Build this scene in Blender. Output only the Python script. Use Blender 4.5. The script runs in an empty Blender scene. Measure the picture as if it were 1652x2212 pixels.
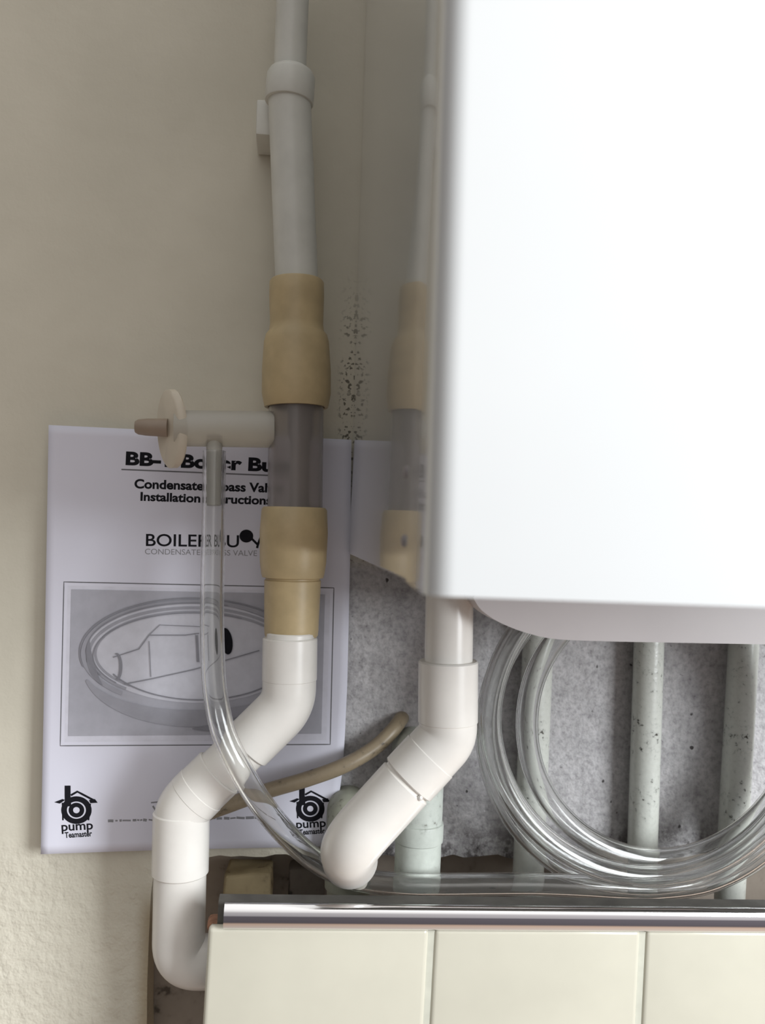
import bpy, bmesh, math, random
from mathutils import Vector, Matrix, noise

random.seed(7)
S = bpy.context.scene
COL = S.collection

# ------------------------------------------------------------------ camera
W, H = 1652.0, 2212.0
FPX = 1876.0                      # focal length in pixels (3.85 mm lens on a 4.54 mm tall sensor)
D = 0.62                          # camera to wall
VX, VY = 620.0, 1135.0            # where the wall's normal meets the picture
ROLL = math.radians(1.8)
CAM = Vector((0, -D, 0))

def _basis():
    ox, oy = VX - W / 2, VY - H / 2
    # undo the roll
    c, s = math.cos(-ROLL), math.sin(-ROLL)
    ux, uy = ox * c - oy * s, ox * s + oy * c
    yaw = math.atan2(-ux, FPX)
    pitch = math.atan2(uy * math.cos(yaw), FPX)
    F = Vector((math.sin(yaw) * math.cos(pitch), math.cos(yaw) * math.cos(pitch), math.sin(pitch)))
    r = F.cross(Vector((0, 0, 1))).normalized()
    u = r.cross(F).normalized()
    c, s = math.cos(ROLL), math.sin(ROLL)
    r2 = r * c + u * s            # camera rolled so that the place leans clockwise
    u2 = u * c - r * s
    return r2, u2, F
CR, CU, CF = _basis()

cd = bpy.data.cameras.new('camera')
cam = bpy.data.objects.new('camera', cd)
COL.objects.link(cam)
cam.matrix_world = Matrix(((CR.x, CU.x, -CF.x, CAM.x), (CR.y, CU.y, -CF.y, CAM.y), (CR.z, CU.z, -CF.z, CAM.z), (0, 0, 0, 1)))
cd.sensor_fit = 'VERTICAL'
cd.sensor_height = 4.54
cd.lens = 4.54 * FPX / H
cd.clip_start = 0.01
cd.dof.use_dof = True
cd.dof.focus_distance = 0.555
cd.dof.aperture_fstop = 0.95
S.camera = cam

def P(px, py, d=0.0):
    """point seen at pixel (px, py) of the photograph that stands d metres in front of the wall"""
    v = CF + CR * ((px - W / 2) / FPX) - CU * ((py - H / 2) / FPX)
    return CAM + v * ((D - d) / v.y)

def RP(px, d):
    """pixels -> metres at a distance d in front of the wall"""
    return px * (D - d) / FPX

# ------------------------------------------------------------------ light
S.view_settings.view_transform = 'Standard'
S.view_settings.look = 'None'
S.view_settings.gamma = 1.0
S.view_settings.exposure = 0.58
S.view_settings.use_curve_mapping = False
S.cycles.transmission_bounces = 16
S.cycles.max_bounces = 20
S.cycles.transparent_max_bounces = 24

WORLD_STRENGTH = 1.02
KEY_POWER = 25.0
w = bpy.data.worlds.new('room')
S.world = w
w.use_nodes = True
nt = w.node_tree
nt.nodes.clear()
wo = nt.nodes.new('ShaderNodeOutputWorld')
bg = nt.nodes.new('ShaderNodeBackground')
tc = nt.nodes.new('ShaderNodeTexCoord')
sx = nt.nodes.new('ShaderNodeSeparateXYZ')
mr = nt.nodes.new('ShaderNodeMapRange')
mr.inputs['From Min'].default_value = -1
mr.inputs['From Max'].default_value = 1
rp = nt.nodes.new('ShaderNodeValToRGB')
e = rp.color_ramp.elements
e[0].position = 0.0; e[0].color = (0.44, 0.37, 0.32, 1)
e[1].position = 1.0; e[1].color = (0.95, 0.93, 0.90, 1)
for pos, c in ((0.18, (0.40, 0.29, 0.22)), (0.27, (0.07, 0.06, 0.065)), (0.36, (0.10, 0.09, 0.10)), (0.46, (0.36, 0.34, 0.34)), (0.62, (0.72, 0.70, 0.68)), (0.8, (0.92, 0.90, 0.87))):
    q = e.new(pos); q.color = (*c, 1)
nt.links.new(tc.outputs['Generated'], sx.inputs[0])
nt.links.new(sx.outputs['Z'], mr.inputs['Value'])
nt.links.new(mr.outputs[0], rp.inputs[0])
nt.links.new(rp.outputs[0], bg.inputs[0])
# the room is darker to the left of the viewer than on the window side
mx = nt.nodes.new('ShaderNodeMapRange')
mx.inputs['From Min'].default_value = -0.9
mx.inputs['From Max'].default_value = 0.6
mx.inputs['To Min'].default_value = 0.15 * WORLD_STRENGTH
mx.inputs['To Max'].default_value = 1.25 * WORLD_STRENGTH
nt.links.new(sx.outputs['X'], mx.inputs['Value'])
nt.links.new(mx.outputs[0], bg.inputs[1])
nt.links.new(bg.outputs[0], wo.inputs[0])

# the window to the right of and behind the viewer
ld = bpy.data.lights.new('window_daylight', 'AREA')
ld.shape = 'RECTANGLE'
ld.size = 0.62; ld.size_y = 0.95
ld.energy = KEY_POWER
ld.color = (0.93, 0.97, 1.0)
lo = bpy.data.objects.new('window_daylight', ld)
COL.objects.link(lo)
lo.location = Vector((0.06, -0.33, -0.03)) + Vector((0.86, -0.74, 0.22)).normalized() * 1.45
lo.rotation_euler = (Vector((0.02, 0, -0.05)) - lo.location).to_track_quat('-Z', 'Y').to_euler()

# ------------------------------------------------------------------ helpers
ORG = {}                          # world position of every object's origin

def mesh_obj(name, bm, mat, parent=None, smooth=True, origin=None, mods=None):
    """bm is in world coordinates; the object's origin goes to its parent's origin or to `origin`"""
    bmesh.ops.recalc_face_normals(bm, faces=bm.faces[:])
    if parent is not None:
        o0 = ORG[parent.name]
    elif origin is not None:
        o0 = Vector(origin)
    else:
        o0 = Vector((0, 0, 0))
        for v in bm.verts: o0 += v.co
        o0 /= max(1, len(bm.verts))
        o0.z = min(v.co.z for v in bm.verts)
    for v in bm.verts: v.co -= o0
    me = bpy.data.meshes.new(name)
    bm.to_mesh(me); bm.free()
    for p in me.polygons: p.use_smooth = smooth
    if smooth:
        try: me.set_sharp_from_angle(angle=math.radians(38))
        except Exception: pass
    if mat is not None:
        for m in (mat if isinstance(mat, (list, tuple)) else [mat]): me.materials.append(m)
    o = bpy.data.objects.new(name, me)
    COL.objects.link(o)
    if parent is None: o.location = o0
    else: o.parent = parent
    ORG[o.name] = o0
    return o

def thing(name, loc, label, cat, group=None):
    o = bpy.data.objects.new(name, None)
    o.empty_display_size = 0.02
    COL.objects.link(o)
    o.location = loc
    ORG[o.name] = Vector(loc)
    return tag(o, label, cat, group)

def tag(o, label, cat, group=None):
    o['label'] = label; o['category'] = cat
    if group: o['group'] = group
    return o

def frames(pts):
    n = len(pts)
    T = []
    for i in range(n):
        a = pts[max(0, i - 1)]; b = pts[min(n - 1, i + 1)]
        t = b - a
        T.append(t.normalized() if t.length > 1e-9 else (T[-1] if T else Vector((0, 0, 1))))
    up = Vector((0, 0, 1)) if abs(T[0].z) < 0.9 else Vector((0, 1, 0))
    N = [(up - T[0] * up.dot(T[0])).normalized()]
    for i in range(1, n):
        q = T[i - 1].rotation_difference(T[i])
        v = q @ N[-1]
        N.append((v - T[i] * v.dot(T[i])).normalized())
    return T, N

def sweep(bm, pts, radii, seg=32, cap=True, flip=False):
    if not isinstance(radii, (list, tuple)): radii = [radii] * len(pts)
    T, N = frames(pts)
    rings = []
    for p, t, n, r in zip(pts, T, N, radii):
        b = t.cross(n)
        rings.append([bm.verts.new(p + (n * math.cos(a) + b * math.sin(a)) * r) for a in [2 * math.pi * k / seg for k in range(seg)]])
    for i in range(len(rings) - 1):
        A, B = rings[i], rings[i + 1]
        for k in range(seg):
            f = (A[k], A[(k + 1) % seg], B[(k + 1) % seg], B[k])
            bm.faces.new(f)
    if cap:
        bm.faces.new(rings[0][::-1]); bm.faces.new(rings[-1])
    return rings

def hollow(bm, pts, ro, ri, seg=32):
    """tube with a bore: outer and inner walls joined at both ends"""
    A = sweep(bm, pts, ro, seg, cap=False)
    B = sweep(bm, pts, ri, seg, cap=False)
    for X, Y in ((A[0], B[0]), (A[-1], B[-1])):
        for k in range(seg):
            bm.faces.new((X[k], X[(k + 1) % seg], Y[(k + 1) % seg], Y[k]))

def fillet(pts, rad, n=10):
    """round the corners of a polyline"""
    out = [pts[0]]
    for i in range(1, len(pts) - 1):
        a, b, c = pts[i - 1], pts[i], pts[i + 1]
        u = (a - b).normalized(); v = (c - b).normalized()
        ang = u.angle(v)
        L = min(rad / math.tan(ang / 2), (a - b).length * 0.48, (c - b).length * 0.48)
        p0, p2 = b + u * L, b + v * L
        for k in range(n + 1):
            t = k / n
            out.append(p0.lerp(b, t).lerp(b.lerp(p2, t), t))
    out.append(pts[-1])
    return out

def catmull(pts, n=10):
    out = []
    P4 = [pts[0] * 2 - pts[1]] + list(pts) + [pts[-1] * 2 - pts[-2]]
    for i in range(1, len(P4) - 2):
        a, b, c, d = P4[i - 1:i + 3]
        for k in range(n):
            t = k / n
            out.append(0.5 * ((2 * b) + (c - a) * t + (2 * a - 5 * b + 4 * c - d) * t * t + (3 * b - a - 3 * c + d) * t ** 3))
    out.append(pts[-1])
    return out

def lathe(bm, A, B, prof, seg=40):
    """prof = [(t, r)] : t runs 0..1 from A to B, r in metres; first and last radius 0 closes it"""
    ax = (B - A)
    z = ax.normalized()
    x = (Vector((0, 1, 0)) - z * z.y).normalized() if abs(z.y) < 0.9 else Vector((1, 0, 0))
    y = z.cross(x)
    rings = []
    for t, r in prof:
        c = A + ax * t
        if r < 1e-6: rings.append([bm.verts.new(c)])
        else: rings.append([bm.verts.new(c + (x * math.cos(q) + y * math.sin(q)) * r) for q in [2 * math.pi * k / seg for k in range(seg)]])
    for X, Y in zip(rings, rings[1:]):
        if len(X) == 1 and len(Y) == 1: continue
        for k in range(seg):
            a, b = X[k % len(X)], X[(k + 1) % len(X)]
            c, d = Y[(k + 1) % len(Y)], Y[k % len(Y)]
            if len(X) == 1: bm.faces.new((a, c, d))
            elif len(Y) == 1: bm.faces.new((a, b, d))
            else: bm.faces.new((a, b, c, d))

def box(bm, x0, x1, y0, y1, z0, z1, bevel=0.0, seg=2):
    vs = [bm.verts.new((x, y, z)) for z in (z0, z1) for y in (y0, y1) for x in (x0, x1)]
    fs = [bm.faces.new([vs[i] for i in f]) for f in ((0, 2, 3, 1), (4, 5, 7, 6), (0, 1, 5, 4), (2, 6, 7, 3), (0, 4, 6, 2), (1, 3, 7, 5))]
    if bevel:
        es = list({e for f in fs for e in f.edges})
        bmesh.ops.bevel(bm, geom=es, offset=bevel, segments=seg, affect='EDGES', profile=0.6)

# ------------------------------------------------------------------ materials
def new_mat(name):
    m = bpy.data.materials.new(name); m.use_nodes = True
    n = m.node_tree; b = n.nodes['Principled BSDF']
    return m, n, b

def N(n, t, **kw):
    q = n.nodes.new(t)
    for k, v in kw.items(): setattr(q, k, v)
    return q

def noise_tex(n, scale, detail=4, rough=0.55, coord='Object'):
    c = N(n, 'ShaderNodeTexCoord'); x = N(n, 'ShaderNodeTexNoise')
    x.inputs['Scale'].default_value = scale; x.inputs['Detail'].default_value = detail; x.inputs['Roughness'].default_value = rough
    n.links.new(c.outputs[coord], x.inputs['Vector'])
    return x

def ramp(n, src, stops):
    r = N(n, 'ShaderNodeValToRGB'); e = r.color_ramp.elements
    e[0].position, e[0].color = stops[0][0], (*stops[0][1], 1)
    e[1].position, e[1].color = stops[-1][0], (*stops[-1][1], 1)
    for p, c in stops[1:-1]:
        q = e.new(p); q.color = (*c, 1)
    n.links.new(src, r.inputs[0])
    return r

def bump(n, b, src, strength, dist):
    q = N(n, 'ShaderNodeBump'); q.inputs['Strength'].default_value = strength; q.inputs['Distance'].default_value = dist
    n.links.new(src, q.inputs['Height']); n.links.new(q.outputs[0], b.inputs['Normal'])
    return q

def plastic(name, col, var=0.06, rough=0.3, scale=40, spec=0.5, bmp=0.0, coat=0.0):
    m, n, b = new_mat(name)
    x = noise_tex(n, scale)
    lo_ = tuple(c * (1 - var) for c in col); hi = tuple(min(1, c * (1 + var)) for c in col)
    r = ramp(n, x.outputs['Fac'], [(0.35, lo_), (0.65, hi)])
    n.links.new(r.outputs[0], b.inputs['Base Color'])
    b.inputs['Roughness'].default_value = rough
    b.inputs['Specular IOR Level'].default_value = spec
    b.inputs['Coat Weight'].default_value = coat
    b.inputs['Coat Roughness'].default_value = 0.08
    if bmp:
        y = noise_tex(n, scale * 8, 3)
        bump(n, b, y.outputs['Fac'], bmp, 0.001)
    return m

def grubby(name, col, dirt, amount=0.62, rough=0.4, scale=300):
    """paint with specks and smears of dirt"""
    m, n, b = new_mat(name)
    x = noise_tex(n, scale, 3, 0.6); y = noise_tex(n, 28, 4, 0.6)
    a = N(n, 'ShaderNodeMath', operation='MULTIPLY_ADD'); a.inputs[1].default_value = 0.5
    n.links.new(y.outputs['Fac'], a.inputs[0]); 
    h = N(n, 'ShaderNodeMath', operation='MULTIPLY'); h.inputs[1].default_value = 0.5
    n.links.new(x.outputs['Fac'], h.inputs[0]); n.links.new(h.outputs[0], a.inputs[2])
    r = ramp(n, a.outputs[0], [(0.3, tuple(min(1, c * 1.04) for c in col)), (amount - 0.05, tuple(c * 0.93 for c in col)), (amount, tuple(c * 0.8 for c in col)), (amount + 0.05, dirt)])
    n.links.new(r.outputs[0], b.inputs['Base Color'])
    b.inputs['Roughness'].default_value = rough
    bump(n, b, x.outputs['Fac'], 0.25, 0.0006)
    return m

M_PIPE = plastic('white_pvc', (0.80, 0.775, 0.73), 0.03, 0.26)
M_PIPE_UP = plastic('white_pvc_old', (0.66, 0.66, 0.61), 0.05, 0.34)
M_BEIGE = plastic('beige_abs', (0.51, 0.40, 0.225), 0.08, 0.42, 60)
M_CREAM = plastic('cream_plastic', (0.60, 0.54, 0.44), 0.05, 0.4)
M_KNOB = plastic('brown_plastic', (0.30, 0.235, 0.18), 0.08, 0.5)
M_BOILER = plastic('white_enamel', (0.59, 0.605, 0.61), 0.01, 0.15, 10, 0.8, coat=1.0)
M_BOILER.node_tree.nodes['Principled BSDF'].inputs['Coat IOR'].default_value = 1.5
M_BOILER.node_tree.nodes['Principled BSDF'].inputs['Coat Roughness'].default_value = 0.04
M_TRAY = plastic('tray_enamel', (0.58, 0.54, 0.54), 0.03, 0.35, 15)
M_SCREW = plastic('grey_rubber', (0.25, 0.23, 0.24), 0.1, 0.6)
M_PAPER = plastic('printer_paper', (0.68, 0.68, 0.77), 0.015, 0.75, 8, 0.2)
M_INK = plastic('black_ink', (0.012, 0.012, 0.016), 0.1, 0.8, 200, 0.1)
def ink(name, v, t=1.0): return plastic(name, (v, v, v * t), 0.04, 0.8, 120, 0.1)
M_GREYT = ink('grey_ink', 0.25, 1.08)
M_LINE = ink('line_ink', 0.16, 1.1)
M_PIC = ink('picture_grey', 0.41, 1.12)
M_PIC_L = ink('picture_light', 0.56, 1.1)
M_PIC_F = ink('picture_border', 0.64, 1.12)
M_PIC_D = ink('picture_dark', 0.25, 1.12)
M_PIC_M = ink('picture_mid', 0.33, 1.12)
M_RADP = grubby('grubby_pipe_paint', (0.56, 0.575, 0.53), (0.06, 0.055, 0.045), 0.595, 0.26)
M_SOIL = grubby('grubby_waste_pipe', (0.54, 0.58, 0.53), (0.16, 0.15, 0.12), 0.60, 0.4, 220)
M_SOILD = grubby('green_grey_pipe', (0.36, 0.37, 0.30), (0.10, 0.09, 0.06), 0.60, 0.5, 220)
M_TARN = grubby('tarnished_copper', (0.30, 0.24, 0.16), (0.05, 0.035, 0.02), 0.56, 0.4, 160)
M_TILE = plastic('cream_tile', (0.565, 0.545, 0.455), 0.04, 0.16, 14, 0.5)
M_GROUT = plastic('grout', (0.53, 0.53, 0.45), 0.06, 0.8, 80)
M_BOARD = plastic('backing_board', (0.10, 0.095, 0.085), 0.2, 0.6, 60)
M_MORTAR = grubby('yellow_mortar', (0.42, 0.34, 0.20), (0.12, 0.09, 0.05), 0.56, 0.8, 120)
M_BRICK = grubby('dark_brick', (0.15, 0.13, 0.11), (0.04, 0.035, 0.03), 0.55, 0.9, 120)
M_RUST = plastic('rust_plaster', (0.30, 0.15, 0.09), 0.3, 0.9, 200, bmp=0.5)

m, n, b = new_mat('chrome'); M_CHROME = m
b.inputs['Base Color'].default_value = (0.86, 0.86, 0.88, 1)
b.inputs['Metallic'].default_value = 1.0; b.inputs['Roughness'].default_value = 0.09
x = noise_tex(n, 500, 2); bump(n, b, x.outputs['Fac'], 0.02, 0.0002)

m, n, b = new_mat('clear_hose'); M_HOSE = m
b.inputs['Base Color'].default_value = (0.97, 0.975, 0.97, 1)
b.inputs['Transmission Weight'].default_value = 1.0
b.inputs['IOR'].default_value = 1.42
b.inputs['Roughness'].default_value = 0.03
out = n.nodes['Material Output']
df = N(n, 'ShaderNodeBsdfDiffuse'); df.inputs[0].default_value = (0.72, 0.73, 0.72, 1)
tl = N(n, 'ShaderNodeBsdfTranslucent'); tl.inputs[0].default_value = (0.72, 0.73, 0.72, 1)
ms = N(n, 'ShaderNodeMixShader'); ms.inputs[0].default_value = 0.5
n.links.new(df.outputs[0], ms.inputs[1]); n.links.new(tl.outputs[0], ms.inputs[2])
m2 = N(n, 'ShaderNodeMixShader'); m2.inputs[0].default_value = 0.045
n.links.new(b.outputs[0], m2.inputs[1]); n.links.new(ms.outputs[0], m2.inputs[2])
n.links.new(m2.outputs[0], out.inputs['Surface'])

m, n, b = new_mat('clear_acrylic'); M_ACRYL = m
b.inputs['Base Color'].default_value = (0.80, 0.76, 0.74, 1)
b.inputs['Transmission Weight'].default_value = 0.9
b.inputs['IOR'].default_value = 1.45
b.inputs['Roughness'].default_value = 0.22

m, n, b = new_mat('frosted_barrel'); M_FROST = m
b.inputs['Base Color'].default_value = (0.74, 0.72, 0.65, 1)
b.inputs['Transmission Weight'].default_value = 0.55
b.inputs['IOR'].default_value = 1.35
b.inputs['Roughness'].default_value = 0.45
M_FLOAT = plastic('smoky_float', (0.26, 0.23, 0.22), 0.1, 0.5, 30)

# the painted and the bare part of the wall
XS = P(760, 1195, 0).x - 0.0024             # boiler side panel plane
def wall_mat(name, lower=False):
    m, n, b = new_mat(name)
    g = N(n, 'ShaderNodeTexCoord'); s = N(n, 'ShaderNodeSeparateXYZ')
    n.links.new(g.outputs['Object'], s.inputs[0])
    def sm(src, a, c):
        q = N(n, 'ShaderNodeMapRange', interpolation_type='SMOOTHSTEP')
        q.inputs['From Min'].default_value = a; q.inputs['From Max'].default_value = c
        n.links.new(src, q.inputs['Value']); return q.outputs[0]
    def mul(a, c):
        q = N(n, 'ShaderNodeMath', operation='MULTIPLY'); n.links.new(a, q.inputs[0])
        if isinstance(c, float): q.inputs[1].default_value = c
        else: n.links.new(c, q.inputs[1])
        return q.outputs[0]
    def mix(f, A, B):
        q = N(n, 'ShaderNodeMix', data_type='RGBA')
        if isinstance(f, float): q.inputs[0].default_value = f
        else: n.links.new(f, q.inputs[0])
        for k, v in ((6, A), (7, B)):
            if isinstance(v, tuple): q.inputs[k].default_value = (*v, 1)
            else: n.links.new(v, q.inputs[k])
        return q.outputs[2]
    X, Z = s.outputs['X'], s.outputs['Z']
    big = noise_tex(n, 9, 4); fine = noise_tex(n, 260, 4, 0.65); mid = noise_tex(n, 55, 5, 0.6)
    cream = ramp(n, big.outputs['Fac'], [(0.3, (0.59, 0.56, 0.465)), (0.7, (0.68, 0.645, 0.54))]).outputs[0]
    # bare cement under the boiler
    cem = ramp(n, mid.outputs['Fac'], [(0.25, (0.32, 0.31, 0.315)), (0.5, (0.44, 0.43, 0.435)), (0.75, (0.50, 0.485, 0.49))]).outputs[0]
    grit = ramp(n, fine.outputs['Fac'], [(0.36, (0.72, 0.71, 0.72)), (0.5, (0.95, 0.95, 0.95)), (0.64, (1.1, 1.1, 1.1))]).outputs[0]
    gm = N(n, 'ShaderNodeMix', data_type='RGBA', blend_type='MULTIPLY'); gm.inputs[0].default_value = 1.0
    n.links.new(cem, gm.inputs[6]); n.links.new(grit, gm.inputs[7]); cem = gm.outputs[2]
    pits = sm(fine.outputs['Fac'], 0.33, 0.27)
    cem = mix(pits, cem, (0.07, 0.06, 0.065))
    holes = noise_tex(n, 120, 1, 0.4); cem = mix(sm(holes.outputs['Fac'], 0.72, 0.76), cem, (0.05, 0.045, 0.045))
    grey = mul(sm(X, P(700, 1500).x, P(712, 1500).x), sm(Z, P(900, 1190).z, P(900, 1240).z))
    col = mix(grey, cream, cem)
    # mould in the corner by the boiler
    mx = mul(sm(X, P(726, 800).x, P(746, 800).x), sm(Z, P(760, 560).z, P(760, 800).z))
    sp = noise_tex(n, 330, 2, 0.5); sp2 = noise_tex(n, 60, 2, 0.5)
    spk = mul(sm(sp.outputs['Fac'], 0.54, 0.59), sm(sp2.outputs['Fac'], 0.42, 0.50))
    inv = N(n, 'ShaderNodeMath', operation='SUBTRACT'); inv.inputs[0].default_value = 1.0
    n.links.new(grey, inv.inputs[1])
    col = mix(mul(mul(spk, mx), mul(inv.outputs[0], 0.85)), col, (0.07, 0.06, 0.04))
    # damp grime near the foot of the wall
    gz = mul(sm(Z, P(1000, 1740).z, P(1000, 1860).z), grey)
    sp3 = noise_tex(n, 80, 5, 0.7)
    col = mix(mul(sm(sp3.outputs['Fac'], 0.46, 0.60), gz), col, (0.10, 0.09, 0.09))
    # ochre grime along the broken plaster edge at the left
    ox = mul(sm(X, P(285, 2000).x, P(325, 2000).x), sm(Z, P(300, 1900).z, P(300, 1990).z))
    col = mix(mul(mul(ox, inv.outputs[0]), 0.6), col, (0.30, 0.21, 0.09))
    n.links.new(col, b.inputs['Base Color'])
    b.inputs['Roughness'].default_value = 0.75
    # soft rendered texture, stronger low down on the left and on the bare cement
    vor = noise_tex(n, 75, 3, 0.6)
    st = N(n, 'ShaderNodeMath', operation='MULTIPLY_ADD'); st.inputs[1].default_value = 0.55; st.inputs[2].default_value = 0.12
    low = sm(Z, P(200, 1780).z, P(200, 1880).z)
    mxm = N(n, 'ShaderNodeMath', operation='MAXIMUM'); n.links.new(low, mxm.inputs[0]); n.links.new(grey, mxm.inputs[1])
    n.links.new(mxm.outputs[0], st.inputs[0])
    hh = N(n, 'ShaderNodeMath', operation='ADD'); n.links.new(vor.outputs['Fac'], hh.inputs[0])
    n.links.new(mul(fine.outputs['Fac'], 0.25), hh.inputs[1])
    bp = N(n, 'ShaderNodeBump'); bp.inputs['Distance'].default_value = 0.004
    n.links.new(st.outputs[0], bp.inputs['Strength']); n.links.new(hh.outputs[0], bp.inputs['Height'])
    n.links.new(bp.outputs[0], b.inputs['Normal'])
    return m
M_WALL = wall_mat('painted_and_bare_plaster')
M_RECESS = grubby('rough_recess', (0.35, 0.30, 0.25), (0.11, 0.09, 0.07), 0.58, 0.9, 90)

# ------------------------------------------------------------------ the wall
def structure(o): o['kind'] = 'structure'; return o
bm = bmesh.new()
edge = [(319, 2330), (317, 2212), (318, 2120), (321, 2040), (324, 1970), (326, 1930), (331, 1890), (345, 1866), (400, 1856), (450, 1852)]
rnd = random.Random(3)
for k in range(1, 60):
    x = 450 + k * 24
    edge.append((x, 1850 + rnd.uniform(-5, 5) + (6 if 1120 < x < 1200 else 0)))
poly = [P(px, py, 0) for px, py in edge]
TH = 0.030
XL, XR, ZTP = -0.75, 1.1, 0.8
V_ = lambda x, z: bm.verts.new((x, 0, z))
ev = [V_(p.x, p.z) for p in poly]
lv = [V_(XL, p.z) for p in poly[:7]]
for i in range(6): bm.faces.new((lv[i], ev[i], ev[i + 1], lv[i + 1]))
row = [lv[6]] + ev[6:] + [V_(XR, poly[-1].z)]
topv = [V_(v.co.x, ZTP) for v in row]
for i in range(len(row) - 1): bm.faces.new((row[i], row[i + 1], topv[i + 1], topv[i]))
r = bmesh.ops.extrude_face_region(bm, geom=bm.faces[:])
for v in [v for v in r['geom'] if isinstance(v, bmesh.types.BMVert)]: v.co.y = TH
structure(mesh_obj('wall_back', bm, M_WALL, smooth=False, origin=(0, 0, 0)))

# rough back of the recess behind the tiled boxing, with a floor
bm = bmesh.new()
zb = -0.62
nx, nz = 60, 24
g = [[None] * (nz + 1) for _ in range(nx + 1)]
for i in range(nx + 1):
    for k in range(nz + 1):
        x = -0.30 + 1.4 * i / nx; z = zb + (P(900, 1700).z - zb) * k / nz
        q = noise.noise(Vector((x * 30, 0.3, z * 30)))
        g[i][k] = bm.verts.new((x, TH + 0.006 + 0.006 * q, z))
for i in range(nx):
    for k in range(nz):
        bm.faces.new((g[i][k], g[i + 1][k], g[i + 1][k + 1], g[i][k + 1]))
r = bmesh.ops.extrude_face_region(bm, geom=bm.faces[:])
for v in [v for v in r['geom'] if isinstance(v, bmesh.types.BMVert)]: v.co.y = TH + 0.03
structure(mesh_obj('wall_recess', bm, M_RECESS, origin=(0, 0, 0)))

# ------------------------------------------------------------------ the boiler
ZB_SIDE = P(764, 1196, 0).z
DF = 0.353                        # front of the casing
DJ = 0.306                        # where the front cover meets the side panel
pz = P(1100, 1292, DF).z
boiler = thing('wall_boiler', (XS + 0.2, 0, pz), 'large white wall-hung boiler with glossy side panel, filling the upper right', 'boiler')
bm = bmesh.new()
ZT = 0.62
box(bm, XS, XS + 0.0025, -DJ, -0.001, ZB_SIDE, ZT, 0.0006)
PANEL = mesh_obj('side_panel', bm, M_BOILER, boiler, smooth=False)
bm = bmesh.new()
box(bm, XS + 0.43, XS + 0.4325, -DJ, -0.001, ZB_SIDE, ZT, 0.0006)
box(bm, XS + 0.003, XS + 0.429, -DJ, -0.001, ZT - 0.004, ZT)
mesh_obj('side_panel', bm, M_BOILER, boiler, smooth=False)
# front cover: plan profile with rounded corners
bm = bmesh.new()
RF = 0.009
def plan(off, ext=0):
    x0, x1, yf, r = XS - 0.0006 + off, XS + 0.4330 - off, -DF + off, RF - off
    pts = [(x0, -DJ)]
    for k in range(13):
        a = math.pi + (math.pi / 2) * k / 12
        pts.append((x0 + r + r * math.cos(a), yf + r + r * math.sin(a)))
    for k in range(13):
        a = 1.5 * math.pi + (math.pi / 2) * k / 12
        pts.append((x1 - r + r * math.cos(a), yf + r + r * math.sin(a)))
    pts.append((x1, -DJ))
    return pts
# the front cover's lower edge rises at its rear corners
dzx = (P(1652, 1311, DF).z - pz) / (P(1652, 1311, DF).x - P(1100, 1292, DF).x)
def zlow(x, y):
    base = pz + max(-0.02, min(0, dzx * (x - P(1100, 1292, DF).x))) * 1.0
    t = max(0, min(1, (y + DF) / (DF - DJ)))
    return base + (ZB_SIDE - pz) * 0.8 * t ** 2.5
A, B = plan(0), plan(0.002)
rows = []
for pts in (A, B):
    rows.append(([bm.verts.new((x, y, zlow(x, y))) for x, y in pts], [bm.verts.new((x, y, ZT)) for x, y in pts]))
for lo2, hi2 in rows:
    for i in range(len(lo2) - 1): bm.faces.new((lo2[i], lo2[i + 1], hi2[i + 1], hi2[i]))
for k in (0, 1):
    a, c = rows[0][k], rows[1][k]
    for i in range(len(a) - 1): bm.faces.new((a[i], a[i + 1], c[i + 1], c[i]))
for i in (0, -1):
    bm.faces.new((rows[0][0][i], rows[0][1][i], rows[1][1][i], rows[1][0][i]))
mesh_obj('front_cover', bm, M_BOILER, boiler)
# pale base tray hanging below the casing
bm = bmesh.new()
DT, DTB = 0.144, 0.118
out2 = [(1012, 1180), (1018, 1285), (1040, 1318), (1082, 1346), (1140, 1368), (1205, 1381), (1330, 1386), (1652, 1392), (1900, 1398)]
fp = [P(a, c, DT) for a, c in out2]
fp = [fp[0]] + catmull(fp[1:7], 5) + fp[7:]
fp.append(Vector((fp[-1].x, -DT, P(1900, 1180, DT).z)))
f1 = [bm.verts.new((p.x, -DT, p.z)) for p in fp]; f2 = [bm.verts.new((p.x, -DTB, p.z)) for p in fp]
bm.faces.new(f1)
bm.faces.new(f2[::-1])
for i in range(len(f1)):
    j = (i + 1) % len(f1); bm.faces.new((f1[i], f1[j], f2[j], f2[i]))
bmesh.ops.bevel(bm, geom=[e_ for e_ in bm.edges if e_.verts[0] in f1 and e_.verts[1] in f1], offset=0.003, segments=3, affect='EDGES')
mesh_obj('base_tray', bm, M_TRAY, boiler)
for px, py in ((934, 1170), (938, 1022)):
    # screws in the side panel
    yv = -DJ + 0.012
    d_ = -yv
    # the panel plane x = XS cuts the viewing line at this height
    zz = P(px, py, d_).z
    bm = bmesh.new()
    c = Vector((XS, yv, zz))
    lathe(bm, c, c + Vector((-0.0012, 0, 0)), [(0, 0), (0, 0.0024), (0.6, 0.0022), (1, 0.0014), (1, 0)], 20)
    mesh_obj('screw', bm, M_SCREW, PANEL)

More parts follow.
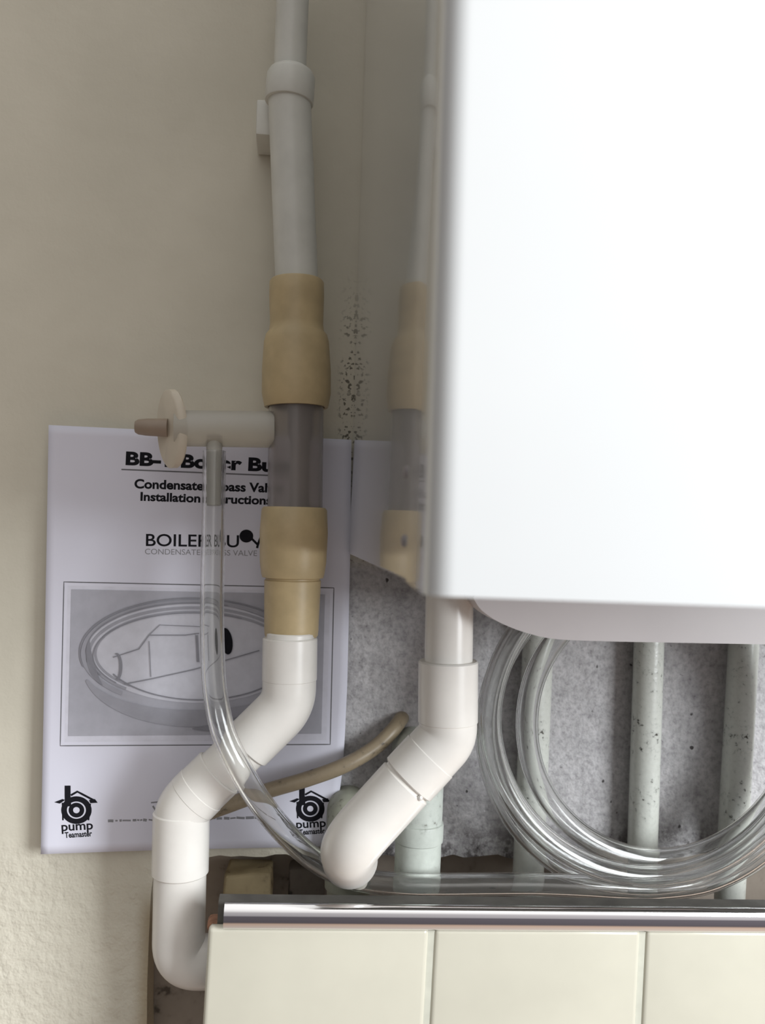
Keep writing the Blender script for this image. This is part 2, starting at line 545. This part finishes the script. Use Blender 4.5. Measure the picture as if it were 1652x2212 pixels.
# ------------------------------------------------------------------ painted pipes dropping behind the boiler
def drop_pipe(name, top, bot, d, wpx, mat, label, cat, group=None, joints=(), turn=False):
    t, b_ = P(*top, d), P(*bot, d)
    root = thing(name, b_, label, cat, group)
    bm = bmesh.new(); r = RP(wpx / 2, d)
    L = [t.lerp(b_, k / 12) for k in range(13)]
    if turn:                       # turns back into the wall at its top
        tw_ = Vector((t.x, 0.02, t.z + 0.001))
        L = fillet([tw_, t, b_], 0.019, 12)
    sweep(bm, L, r, 40)
    mesh_obj('pipe', bm, mat, root)
    ax = (b_ - t).normalized()
    for (py, hh, ex) in joints:
        f = (py - top[1]) / (bot[1] - top[1])
        c = t.lerp(b_, f); h = RP(hh / 2, d); e_ = RP(ex, d)
        bm = bmesh.new()
        lathe(bm, c - ax * h, c + ax * h, [(0, 0), (0, r * 0.98), (0.06, r + e_ * 0.8), (0.15, r + e_), (0.85, r + e_), (0.94, r + e_ * 0.8), (1, r * 0.98), (1, 0)], 40)
        mesh_obj('coupling', bm, mat, root)
    return root
drop_pipe('heating_pipe', (1168, 1250), (1137, 1965), 0.0140, 68, M_RADP, 'leftmost of the three pale painted pipes, seen through the coiled clear hose', 'pipe', 'painted pipes below the boiler')
drop_pipe('heating_pipe', (1406, 1250), (1383, 1965), 0.0140, 66, M_RADP, 'pale painted pipe dropping from the tray, middle one of three, black specks', 'pipe', 'painted pipes below the boiler')
drop_pipe('heating_pipe', (1614, 1250), (1574, 1965), 0.0140, 66, M_RADP, 'pale painted pipe dropping from the tray nearest the right edge', 'pipe', 'painted pipes below the boiler')
drop_pipe('waste_stack', (910, 1650), (897, 1975), 0.040, 100, M_SOIL, 'wide grubby white vertical pipe standing behind the diagonal white pipe', 'pipe', None, ((1795, 44, 3.5),), True)

# pale elbow coming out of the wall behind the diagonal pipe
pts = fillet([P(752, 1990, 0.020), P(752, 1744, 0.020), P(752, 1738, -0.045)], 0.016, 10)
root = thing('waste_elbow', P(752, 1990, 0.020), 'green-grey elbow pipe rising out of the gap behind the diagonal white pipe', 'pipe')
bm = bmesh.new(); sweep(bm, pts, 0.0148, 36); mesh_obj('pipe', bm, M_SOILD, root)
bm = bmesh.new()
a = P(752, 1880, 0.020); c = P(752, 1915, 0.020)
lathe(bm, a, c, [(0, 0), (0, 0.0148), (0.05, 0.0162), (0.95, 0.0162), (1, 0.0148), (1, 0)], 36)
mesh_obj('collar', bm, M_SOILD, root)

# ------------------------------------------------------------------ leaflet
def pr(v, tab):
    for (a, x0), (c, x1) in zip(tab, tab[1:]):
        if v <= c: return x0 + (x1 - x0) * (v - a) / (c - a)
    return tab[-1][1]
def paper_px(u, v):
    xl = pr(v, [(0, 105), (0.5, 97), (1, 88)])
    yl = 918 + (1845 - 918) * v
    xr = pr(v, [(0, 759), (0.3, 756), (0.6, 750), (0.72, 745), (0.80, 741), (0.87, 733), (0.94, 716), (1, 700)])
    yr = 950 + (1829 - 950) * v
    bow = -2 * math.sin(math.pi * u) * v
    return xl + (xr - xl) * u, yl + (yr - yl) * u + bow
def paper_d(px, py):
    u = (px - 95) / 660.0; v = (py - 930) / 900.0
    return 0.003 + (0.010 if u < 0.5 else 0.0045) * (1 - min(1, max(0, u)) * 2) ** 2 + 0.004 * max(0, v - 0.55) * (1 + u)
root = thing('instruction_leaflet', P(400, 1840, 0.004), 'white A4 instruction leaflet with printed drawing propped on the wall behind the pipes', 'leaflet')
LEAF = root
bm = bmesh.new(); nu, nv = 36, 48
g = [[None] * (nv + 1) for _ in range(nu + 1)]
for i in range(nu + 1):
    for k in range(nv + 1):
        x, y = paper_px(i / nu, k / nv); g[i][k] = bm.verts.new(P(x, y, paper_d(x, y)))
for i in range(nu):
    for k in range(nv): bm.faces.new((g[i][k], g[i][k + 1], g[i + 1][k + 1], g[i + 1][k]))
o = mesh_obj('sheet', bm, M_PAPER, root)
sd = o.modifiers.new('thickness', 'SOLIDIFY'); sd.thickness = 0.00025; sd.offset = -1

def pp(px, py, layer=1): return P(px, py, paper_d(px, py) + 0.00028 * layer)
def ribbon(bm, pts, wd, layer=1, closed=False):
    n_ = len(pts); vs = []
    for i in range(n_):
        a = pts[(i - 1) % n_ if closed else max(0, i - 1)]; c = pts[(i + 1) % n_ if closed else min(n_ - 1, i + 1)]
        tx, ty = c[0] - a[0], c[1] - a[1]; l = math.hypot(tx, ty) or 1
        w_ = wd[i] if isinstance(wd, list) else wd
        nx_, ny_ = -ty / l * w_ / 2, tx / l * w_ / 2
        x, y = pts[i]
        vs.append((bm.verts.new(pp(x + nx_, y + ny_, layer)), bm.verts.new(pp(x - nx_, y - ny_, layer))))
    for i in range(n_ if closed else n_ - 1):
        j = (i + 1) % n_
        bm.faces.new((vs[i][0], vs[j][0], vs[j][1], vs[i][1]))
def sub(pts, step=12, closed=False):
    out = []; m_ = len(pts)
    for i in range(m_ if closed else m_ - 1):
        a, c = pts[i], pts[(i + 1) % m_]
        k = max(1, int(math.hypot(c[0] - a[0], c[1] - a[1]) / step))
        out += [(a[0] + (c[0] - a[0]) * t / k, a[1] + (c[1] - a[1]) * t / k) for t in range(k)]
    if not closed: out.append(pts[-1])
    return out
def quadgrid(bm, c4, layer, n_=24):
    (x0, y0), (x1, y1), (x2, y2), (x3, y3) = c4
    g_ = [[bm.verts.new(pp((x0 * (1 - u) + x1 * u) * (1 - v) + (x3 * (1 - u) + x2 * u) * v, (y0 * (1 - u) + y1 * u) * (1 - v) + (y3 * (1 - u) + y2 * u) * v, layer)) for v in [k / n_ for k in range(n_ + 1)]] for u in [k / n_ for k in range(n_ + 1)]]
    for i in range(n_):
        for k in range(n_): bm.faces.new((g_[i][k], g_[i][k + 1], g_[i + 1][k + 1], g_[i + 1][k]))
def blob(bm, cx, cy, rx, ry, rot, layer, n_=28, ring=0):
    c, s = math.cos(rot), math.sin(rot)
    f = lambda a, q: pp(cx + (rx * q * math.cos(a)) * c - (ry * q * math.sin(a)) * s, cy + (rx * q * math.cos(a)) * s + (ry * q * math.sin(a)) * c, layer)
    A_ = [bm.verts.new(f(2 * math.pi * k / n_, 1)) for k in range(n_)]
    if ring:
        B_ = [bm.verts.new(f(2 * math.pi * k / n_, ring)) for k in range(n_)]
        for k in range(n_): bm.faces.new((A_[k], A_[(k + 1) % n_], B_[(k + 1) % n_], B_[k]))
    else:
        prev = A_
        for q in (0.85, 0.7, 0.55, 0.4, 0.25, 0.1):
            nx2 = [bm.verts.new(f(2 * math.pi * k / n_, q)) for k in range(n_)]
            for k in range(n_): bm.faces.new((prev[k], prev[(k + 1) % n_], nx2[(k + 1) % n_], nx2[k]))
            prev = nx2
        bm.faces.new(prev)
def poly_px(bm, pts, layer): bm.faces.new([bm.verts.new(pp(x, y, layer)) for x, y in pts])

def text_px(name, body, p0, p1, hpx, mat, bold=0.0, layer=1, bm=None):
    cu = bpy.data.curves.new('t', 'FONT'); cu.body = body; cu.size = 1; cu.offset = bold; cu.resolution_u = 6
    o_ = bpy.data.objects.new('t', cu); COL.objects.link(o_)
    bpy.context.view_layer.update()
    me = bpy.data.meshes.new_from_object(o_.evaluated_get(bpy.context.evaluated_depsgraph_get()))
    bpy.data.objects.remove(o_); bpy.data.curves.remove(cu)
    xs = [v.co.x for v in me.vertices]; x0, x1 = min(xs), max(xs)
    own = bm is None
    if own: bm = bmesh.new()
    cap = 0.70
    dx, dy = p1[0] - p0[0], p1[1] - p0[1]; L = math.hypot(dx, dy)
    base = len(bm.verts); bm.verts.ensure_lookup_table()
    vs = []
    for v in me.vertices:
        u = (v.co.x - x0) / (x1 - x0); h = v.co.y / cap * hpx
        vs.append(bm.verts.new(pp(p0[0] + dx * u + dy / L * h, p0[1] + dy * u - dx / L * h, layer)))
    for p_ in me.polygons:
        try: bm.faces.new([vs[i] for i in p_.vertices])
        except ValueError: pass
    bpy.data.meshes.remove(me)
    if own: return mesh_obj(name, bm, mat, LEAF, smooth=False)

text_px('title_text', 'BB-1 Boiler Buoy', (271, 1003), (648, 1021), 27, M_INK, 0.045)
bm = bmesh.new(); ribbon(bm, sub([(262, 1014), (655, 1030)]), 3.0); mesh_obj('title_rule', bm, M_LINE, LEAF, smooth=False)
text_px('subtitle_text', 'Condensate Bypass Valve', (290, 1054), (606, 1064), 19, M_INK, 0.035)
text_px('subtitle_text', 'Installation Instructions', (303, 1081), (586, 1090), 18, M_INK, 0.035)
bm = bmesh.new()
text_px('', 'BOILER BU', (315, 1179), (516, 1182), 26, M_INK, 0.012, bm=bm)
blob(bm, 532, 1158, 15, 14, 0, 1.5)
ribbon(bm, [(543, 1163), (551, 1171), (556, 1176)], 5); ribbon(bm, [(563, 1161), (558, 1173), (555, 1184)], 5)
mesh_obj('badge_text', bm, M_INK, LEAF, smooth=False)
text_px('tagline_text', 'CONDENSATE BYPASS VALVE', (313, 1197), (555, 1201), 12, M_GREYT, 0.0)

# picture in its frame
bm = bmesh.new(); ribbon(bm, sub([(138, 1257), (721, 1270), (713, 1608), (130, 1611)], 12, True), 2.4, 1, True)
mesh_obj('picture_frame', bm, M_LINE, LEAF, smooth=False)
bm = bmesh.new(); quadgrid(bm, [(146, 1265), (713, 1278), (705, 1599), (139, 1603)], 1); mesh_obj('picture_border', bm, M_PIC_F, LEAF, smooth=False)
bm = bmesh.new(); quadgrid(bm, [(154, 1273), (702, 1284), (694, 1585), (147, 1590)], 2); pic = mesh_obj('picture', bm, M_PIC, LEAF, smooth=False)
def ell(cx, cy, rx, ry, a0, a1, n_=60): return [(cx + rx * math.cos(math.radians(a0 + (a1 - a0) * k / n_)), cy + ry * math.sin(math.radians(a0 + (a1 - a0) * k / n_))) for k in range(n_ + 1)]
bm = bmesh.new()   # pale field inside the printed coil, and pale loops
blob(bm, 415, 1410, 226, 108, 0.03, 3, 60)
mesh_obj('picture_light', bm, M_PIC_L, LEAF, smooth=False)
bm = bmesh.new()
for k, (rx, ry, w_) in enumerate(((236, 112, 9), (222, 99, 6), (209, 90, 5))):
    ribbon(bm, ell(415, 1412, rx, ry, 130, 320), w_, 4.2)
ribbon(bm, ell(415, 1440, 236, 112, 20, 165), [6 + 30 * math.sin(math.pi * k / 60) for k in range(61)], 4)
mesh_obj('picture_shading', bm, M_PIC_M, LEAF, smooth=False)
bm = bmesh.new()
ribbon(bm, ell(415, 1410, 243, 118, 165, 330), 2.5, 5.5)
ribbon(bm, ell(430, 1400, 214, 112, 30, 150), 3, 5.5)
ribbon(bm, ell(415, 1416, 214, 92, 140, 300), 2, 5.5)
ribbon(bm, ell(415, 1406, 228, 104, 150, 290), 2, 5.5)
ribbon(bm, ell(415, 1470, 200, 104, 30, 90), [2 + 22 * math.sin(math.pi * k / 60) for k in range(61)], 5)
ribbon(bm, ell(250, 1400, 58, 92, 120, 190, 30), [2 + 13 * math.sin(math.pi * k / 30) for k in range(31)], 5)
ribbon(bm, sub([(268, 1478), (330, 1466), (420, 1446), (560, 1405)]), 2.4, 6)
ribbon(bm, sub([(244, 1420), (300, 1402), (322, 1372), (400, 1372), (430, 1368)]), 2.2, 6)
ribbon(bm, sub([(322, 1372), (345, 1350), (440, 1354)]), 1.6, 6)
ribbon(bm, sub([(425, 1372), (428, 1430)]), 5, 6)
ribbon(bm, sub([(322, 1385), (326, 1462)]), 1.6, 6)
ribbon(bm, ell(252, 1440, 9, 28, -110, 110, 24), [1.5 + 5 * math.sin(math.pi * k / 24) for k in range(25)], 6)
mesh_obj('picture_lines', bm, M_PIC_D, LEAF, smooth=False)
bm = bmesh.new(); blob(bm, 489, 1385, 13, 29, -0.15, 6.5); mesh_obj('picture_plug', bm, M_INK, LEAF, smooth=False)

# maker's mark: a little house with a round-bellied b, twice
def maker_mark(cx, cy, s, w_text, name='maker_mark'):
    T_ = lambda pts: [(cx + x * s, cy + y * s) for x, y in pts]
    bm = bmesh.new()
    ribbon(bm, T_([(-19, -53), (-19, -30), (-18, -8)]), [13 * s, 13 * s, 14 * s], 1.3)
    blob(bm, cx, cy, 33 * s, 30 * s, 0, 1, 40, 0.62)
    blob(bm, cx, cy, 17 * s, 16 * s, 0, 1.2, 30, 0.42)
    ribbon(bm, T_(sub([(-12, -32), (2, -40), (40, -20)], 10)), 4.5 * s, 1.3)
    poly_px(bm, T_([(27, -22), (40, -24), (46, -16), (30, -15)]), 1.6)
    poly_px(bm, T_([(-48, -17), (-30, -24), (-24, -22), (-36, -14)]), 1.6)
    ribbon(bm, T_([(-30, -16), (-29, 22)]), 3.5 * s, 1.3)
    ribbon(bm, T_([(30, -14), (26, 22)]), 3.5 * s, 1.3)
    text_px('', 'pump', (cx - 32 * s, cy + 45 * s), (cx + 36 * s, cy + 41 * s), 19 * s, None, 0.02, 1, bm)
    text_px('', 'Teamaster', (cx - 25 * s, cy + 60 * s), (cx + 34 * s, cy + 56 * s), 12 * s, None, 0.03, 1, bm)
    mesh_obj(name, bm, M_INK, LEAF, smooth=False)
maker_mark(165, 1750, 1.0, None)
maker_mark(670, 1747, 0.94, None)
bm = bmesh.new()
rs = random.Random(5); xx = 233
while xx < 600:
    ln = rs.choice((5, 8, 12, 18)); yy = 1773 - (xx - 233) * 0.022
    ribbon(bm, [(xx, yy + rs.uniform(-0.8, 0.8)), (xx + ln / 2, yy), (xx + ln, yy + rs.uniform(-0.8, 0.8))], rs.choice((3.5, 5, 6)))
    xx += ln + rs.choice((1.5, 2, 4))
ribbon(bm, [(326, 1734), (345, 1732)], 3); ribbon(bm, [(330, 1741), (336, 1750)], 4)
mesh_obj('footer_text', bm, M_GREYT, LEAF, smooth=False)

# ------------------------------------------------------------------ tarnished pipe crossing the leaflet
pts = catmull([P(430, 1762, 0.024), P(505, 1735, 0.024), P(575, 1709, 0.024), P(660, 1684, 0.023), P(740, 1655, 0.022), P(805, 1618, 0.017), P(846, 1580, 0.0125), P(864, 1556, 0.004), P(872, 1546, -0.012)], 8)
bm = bmesh.new(); sweep(bm, pts, 0.0052, 24)
tag(mesh_obj('bent_copper_pipe', bm, M_TARN), 'thin tarnished brown bent pipe crossing in front of the lower part of the leaflet', 'pipe')

# ------------------------------------------------------------------ pipe run on the left: upper drop, valve, lower waste
DV = 0.046
def col_lathe(parent, name, mat, top, bot, prof, d=DV):
    """prof: [(y pixel, radius in pixels)] along the line top->bot"""
    A_, B_ = P(*top, d), P(*bot, d)
    bm = bmesh.new()
    lathe(bm, A_, B_, [((y - top[1]) / (bot[1] - top[1]), RP(r_, d)) for y, r_ in prof], 48)
    return mesh_obj(name, bm, mat, parent)

up = thing('overflow_pipe', P(640, 606, DV), 'white vertical plastic pipe with a coupling above the beige valve socket', 'pipe')
col_lathe(up, 'pipe', M_PIPE_UP, (638, -160), (625, 180), [(-160, 0), (-160, 35), (180, 35), (180, 0)])
col_lathe(up, 'coupling', M_PIPE_UP, (630, 150), (624, 222), [(150, 0), (150, 37), (156, 46), (166, 52), (219, 53), (222, 51.5), (222, 44), (214, 43), (214, 0)])
col_lathe(up, 'pipe', M_PIPE_UP, (625, 205), (642, 640), [(205, 0), (205, 46), (620, 46), (640, 45), (640, 0)])
# saddle clip that holds it off the wall
bm = bmesh.new()
c = P(585, 240, 0)
box(bm, P(556, 240, 0.02).x, P(600, 240, 0.02).x, -0.034, -0.0005, P(560, 290, 0.034).z, P(560, 214, 0.034).z, 0.0015)
mesh_obj('wall_clip', bm, M_PIPE_UP, up)

valve = thing('condensate_bypass_valve', P(630, 1376, DV), 'clear valve body between two beige sockets, with a frosted side arm', 'valve')
col_lathe(valve, 'upper_socket', M_BEIGE, (641, 606), (640, 880),
          [(606, 0), (606, 47), (606, 55), (611, 58.5), (640, 59), (700, 57), (716, 59), (724, 66), (740, 70), (800, 74), (850, 74), (872, 70), (880, 68), (880, 61), (866, 60), (866, 0)])
bm = bmesh.new()
L = [P(640, 866, DV).lerp(P(637, 1108, DV), k / 8) for k in range(9)]
hollow(bm, L, RP(59, DV), RP(54, DV), 48)
mesh_obj('clear_body', bm, M_ACRYL, valve)
bm = bmesh.new()
lathe(bm, P(650, 868, DV), P(646, 1106, DV), [(0, 0), (0, 0.0085), (0.30, 0.0085), (0.36, 0.0065), (0.9, 0.0065), (1, 0.0085), (1, 0)], 32)
mesh_obj('float_tube', bm, M_FLOAT, valve)
col_lathe(valve, 'lower_socket', M_BEIGE, (636, 1096), (629, 1376),
          [(1096, 0), (1096, 58), (1096, 66), (1101, 70), (1150, 73), (1215, 71), (1240, 67.5), (1247, 65.5), (1249, 58), (1252, 58), (1254, 60.5), (1360, 58), (1371, 57), (1376, 54), (1376, 0)])
# side arm with its flange and brown screw plug
bm = bmesh.new()
A_, B_ = P(378, 925, DV + 0.004), P(592, 928, DV + 0.002)
lathe(bm, A_, B_, [(0, 0), (0, RP(38, DV)), (0.9, RP(39, DV)), (1, RP(39, DV)), (1, 0)], 40)
ARM = mesh_obj('side_arm', bm, M_FROST, valve)
bm = bmesh.new()
A_, B_ = P(361, 926, DV + 0.006), P(382, 926, DV + 0.004)
lathe(bm, A_, B_, [(0, 0), (0, RP(78, DV)), (0.15, RP(83, DV)), (0.8, RP(83, DV)), (1, RP(79, DV)), (1, 0)], 48)
cy_ = (A_.y + B_.y) / 2
for v in bm.verts: v.co.y = cy_ + (v.co.y - cy_) * 0.40
mesh_obj('flange', bm, M_CREAM, valve)
bm = bmesh.new()
A_, B_ = P(292, 922, DV + 0.006), P(362, 924, DV + 0.006)
lathe(bm, A_, B_, [(0, 0), (0, RP(12, DV)), (0.10, RP(16, DV)), (0.35, RP(18, DV)), (0.8, RP(19, DV)), (1, RP(19, DV)), (1, 0)], 28)
mesh_obj('screw_plug', bm, M_KNOB, ARM)
bm = bmesh.new()
A_, B_ = P(463, 940, 0.052), P(462, 1092, 0.056)
lathe(bm, A_, B_, [(0, 0), (0, 0.0052), (0.55, 0.0048), (0.6, 0.0050), (0.7, 0.0046), (0.78, 0.0050), (0.88, 0.0046), (1, 0.0046), (1, 0)], 28)
mesh_obj('hose_barb', bm, M_FROST, ARM)

# white pipe run below the valve
DL = 0.050
low = thing('condensate_waste_pipe', P(390, 2130, DL), 'white plastic pipe zigzagging from the beige socket down beside the tiles', 'pipe')
def run(parent, name, pxs, rpx, mat, d, rad=0.02, lip=True, n_=12):
    pts = [P(a, c, dd) for a, c, dd in [(q if len(q) == 3 else (*q, d)) for q in pxs]]
    pts = fillet(pts, rad, n_) if len(pts) > 2 else [pts[0].lerp(pts[1], k / 6) for k in range(7)]
    r_ = RP(rpx, d)
    # chamfered lips at both ends
    a, b2 = pts[0], pts[1]; z_, y_ = pts[-1], pts[-2]
    e1 = a + (b2 - a).normalized() * 0.0008; e2 = z_ + (y_ - z_).normalized() * 0.0008
    pts = [a, e1] + pts[1:-1] + [e2, z_]
    rr = [r_ * (0.955 if lip else 1)] + [r_] * (len(pts) - 2) + [r_ * (0.955 if lip else 1)]
    bm = bmesh.new(); sweep(bm, pts, rr, 48)
    return mesh_obj(name, bm, mat, parent)
run(low, 'pipe', [(628, 1366), (627, 1400)], 52, M_PIPE, DL)
run(low, 'elbow', [(626.5, 1379), (624, 1521), (532, 1612)], 57.5, M_PIPE, DL, 0.026)
run(low, 'pipe', [(560, 1584), (440, 1700)], 52, M_PIPE, DL)
run(low, 'elbow', [(474, 1667), (392, 1747), (389, 1884)], 57.5, M_PIPE, DL, 0.020)
run(low, 'elbow', [(389.5, 1860), (385, 2077), (480, 2077, 0.046)], 54.5, M_PIPE, DL, 0.018)
run(low, 'socket', [(626.5, 1377), (625.2, 1470)], 58.6, M_PIPE, DL)
run(low, 'socket', [(392, 1752), (389, 1886)], 59, M_PIPE, DL)
run(low, 'socket', [(436, 1704), (413, 1727)], 58.6, M_PIPE, DL)
run(low, 'pipe', [(470, 2079, 0.046), (640, 2079, 0.046)], 52, M_PIPE, 0.046)

# white pipe below the boiler
DR = 0.110
rt = thing('white_drain_pipe', P(748, 1890, DR), 'white plastic elbowed pipe emerging under the boiler corner and slanting left', 'pipe')
run(rt, 'pipe', [(973, 1120), (968.5, 1440)], 52.5, M_PIPE, DR)
run(rt, 'elbow', [(968, 1429), (967, 1592), (882, 1684)], 63.5, M_PIPE, DR, 0.016)
run(rt, 'socket', [(968, 1427), (967.2, 1561)], 65.2, M_PIPE, DR)
run(rt, 'socket', [(931, 1631), (881, 1685)], 65.2, M_PIPE, DR)
run(rt, 'pipe', [(905, 1660), (850, 1718)], 58, M_PIPE, DR)
run(rt, 'elbow', [(877, 1690), (752, 1828), (756, 1858, 0.080)], 63, M_PIPE, DR, 0.022)
bm = bmesh.new()
lathe(bm, P(904, 1725, DR + 0.014), P(910, 1723, DR + 0.0165), [(0, 0), (0, 0.0016), (0.7, 0.0016), (1, 0.0009), (1, 0)], 16)
mesh_obj('moulded_pip', bm, M_PIPE, rt)
bm = bmesh.new()
lathe(bm, P(772, 1866, 0.088), P(776, 1908, 0.080), [(0, 0), (0, 0.0062), (0.4, 0.0062), (0.45, 0.0075), (0.6, 0.0066), (0.8, 0.0060), (1, 0.0050), (1, 0)], 28)
mesh_obj('drain_nozzle', bm, M_FROST, rt)

# ------------------------------------------------------------------ the long clear hose
K = [P(463, 975, 0.054), P(462, 1060, 0.056), P(460, 1180, 0.060), P(458, 1300, 0.068), P(459, 1400, 0.076), P(464, 1490, 0.084), P(482, 1580, 0.088), P(516, 1655, 0.088),
     P(560, 1730, 0.082), P(612, 1795, 0.072), P(670, 1850, 0.058), P(735, 1888, 0.046), P(800, 1904, 0.052), P(880, 1911, 0.0645), P(960, 1912, 0.0645),
     P(1060, 1911, 0.0640), P(1160, 1911, 0.0640), P(1260, 1915, 0.0640), P(1340, 1920, 0.064)]
# then three turns of coil: (turn phase, cx, cy, R, d); angle from straight down, counter-clockwise in the picture
keys = [(0.00, 1420, 1575, 346, 0.064), (0.25, 1420, 1575, 352, 0.061), (0.5, 1410, 1575, 352, 0.055), (0.75, 1410, 1580, 360, 0.052), (1.0, 1405, 1570, 350, 0.0515),
        (1.25, 1405, 1560, 345, 0.060), (1.5, 1400, 1560, 343, 0.066), (1.75, 1400, 1560, 342, 0.066), (2.0, 1410, 1560, 334, 0.0665),
        (2.25, 1415, 1565, 320, 0.066), (2.5, 1425, 1570, 300, 0.064), (2.75, 1430, 1570, 292, 0.0555), (3.0, 1430, 1565, 292, 0.052), (3.25, 1430, 1540, 300, 0.058), (3.45, 1420, 1530, 300, 0.06)]
def lerpk(t):
    for a, c in zip(keys, keys[1:]):
        if t <= c[0]:
            f = (t - a[0]) / (c[0] - a[0]); f = f * f * (3 - 2 * f) if False else f
            return [a[i] + (c[i] - a[i]) * f for i in range(1, 5)]
    return list(keys[-1][1:])
t = 0.0
while t <= 3.45:
    cx, cy, R_, d_ = lerpk(t)
    a = 2 * math.pi * t
    K.append(P(cx + R_ * math.sin(a), cy + R_ * math.cos(a), d_))
    t += 0.05
pts = catmull(K, 8)
bm = bmesh.new(); hollow(bm, pts, 0.0074, 0.0053, 40)
tag(mesh_obj('clear_hose', bm, M_HOSE), 'long clear plastic hose hanging from the valve and coiled under the boiler', 'hose')

# ------------------------------------------------------------------ tiled boxing with chrome trim
DTL = 0.100
O0 = P(450, 2004, DTL); X1 = (P(1652, 2012, DTL) - O0); X1.y = 0; X1.normalize()
Z1 = Vector((-X1.z, 0, X1.x))
tw = (P(933, 2008, DTL) - O0).length
bx = thing('tiled_boxing', O0 + Z1 * -0.2, 'low boxing faced with cream square tiles under a chrome edge, at the bottom', 'tiled boxing')
def tilebox(bm, u0, u1, w0, w1, d0, d1, bev=0.0):
    b_ = bmesh.new(); box(b_, u0, u1, d0, d1, w0, w1, bev, 3)
    for v in b_.verts:
        u, dd, w_ = v.co; v.co = O0 + X1 * u + Z1 * w_ + Vector((0, DTL - dd, 0))
    me = bpy.data.meshes.new('tmp'); b_.to_mesh(me); b_.free(); bm.from_mesh(me); bpy.data.meshes.remove(me)
bm = bmesh.new()
tilebox(bm, 0.0045, 5 * tw, -0.30, 0.0118, DTL - 0.019, DTL - 0.0085)
mesh_obj('backing_board', bm, M_BOARD, bx, smooth=False)
bm = bmesh.new()
tilebox(bm, 0.0015, 5 * tw, -0.30, -0.0015, DTL - 0.0083, DTL - 0.0016)
mesh_obj('grout', bm, M_GROUT, bx, smooth=False)
bm = bmesh.new()
for k in range(5):
    for j in range(2):
        tilebox(bm, k * tw + (0 if k == 0 else 0.0018), (k + 1) * tw - 0.0018, -(j + 1) * tw + 0.001, -j * tw - (0.001 if j else 0), DTL - 0.0070, DTL, 0.0030)
mesh_obj('tile_facing', bm, M_TILE, bx)
# quarter-round chrome trim
bm = bmesh.new()
hgt = RP(53, 0.1); rr = 0.0058; vr = rr * math.sin(math.radians(62))
prof = [(0.0, DTL - 0.006), (0.0, DTL + 0.0012), (0.0006, DTL + 0.0026), (0.0016, DTL + 0.0036), (0.003, DTL + 0.0042), (0.0044, DTL + 0.0044), (0.0050, DTL + 0.00445), (0.0054, DTL + 0.00445), (hgt - vr - 0.0012, DTL + 0.00445), (hgt - vr - 0.0006, DTL + 0.00440)]
for k in range(1, 13):
    a = math.radians(62) * k / 12
    prof.append((hgt - vr + rr * math.sin(a), DTL + 0.0042 - rr * (1 - math.cos(a))))
prof += [(hgt - 0.0002, DTL - 0.0005), (hgt - 0.0012, DTL - 0.0035), (hgt - 0.0024, DTL - 0.0035), (hgt - 0.002, DTL - 0.002)]
u0 = (P(483, 1990, DTL) - O0).dot(X1)
ends = []
for u in (u0, 5 * tw):
    ends.append([bm.verts.new(O0 + X1 * u + Z1 * w_ + Vector((0, DTL - dd, 0))) for w_, dd in prof])
for i in range(len(prof)):
    j = (i + 1) % len(prof)
    bm.faces.new((ends[0][i], ends[0][j], ends[1][j], ends[1][i]))
bm.faces.new(ends[0][::-1]); bm.faces.new(ends[1])
mesh_obj('chrome_trim', bm, M_CHROME, bx)

# ------------------------------------------------------------------ rubble in the gap
def lump(name, px0, py0, px1, py1, d0, d1, mat, seed, label, cat, amp=0.0025):
    b_ = bmesh.new()
    a, c = P(px0, py0, (d0 + d1) / 2), P(px1, py1, (d0 + d1) / 2)
    box(b_, min(a.x, c.x), max(a.x, c.x), -max(d0, d1), -min(d0, d1), min(a.z, c.z), max(a.z, c.z), 0.003, 3)
    bmesh.ops.subdivide_edges(b_, edges=b_.edges[:], cuts=3, use_grid_fill=True)
    for v in b_.verts:
        v.co += Vector((noise.noise(v.co * 60 + Vector((seed, 0, 0))), noise.noise(v.co * 60 + Vector((0, seed, 0))), noise.noise(v.co * 60 + Vector((0, 0, seed))))) * amp
    return tag(mesh_obj(name, b_, mat), label, cat)
lump('mortar_block', 487, 1873, 584, 2010, -0.029, 0.002, M_MORTAR, 1.3, 'yellowish rough mortar block in the gap under the leaflet', 'mortar')
lump('brick', 626, 1866, 700, 2010, -0.030, -0.012, M_BRICK, 4.1, 'dark brick in the gap between mortar block and green-grey elbow', 'brick')
lump('plaster_chip', 452, 1984, 488, 2003, 0.068, 0.084, M_RUST, 2.2, 'small rusty broken plaster chip at the left end of the chrome edge', 'plaster', 0.0015)
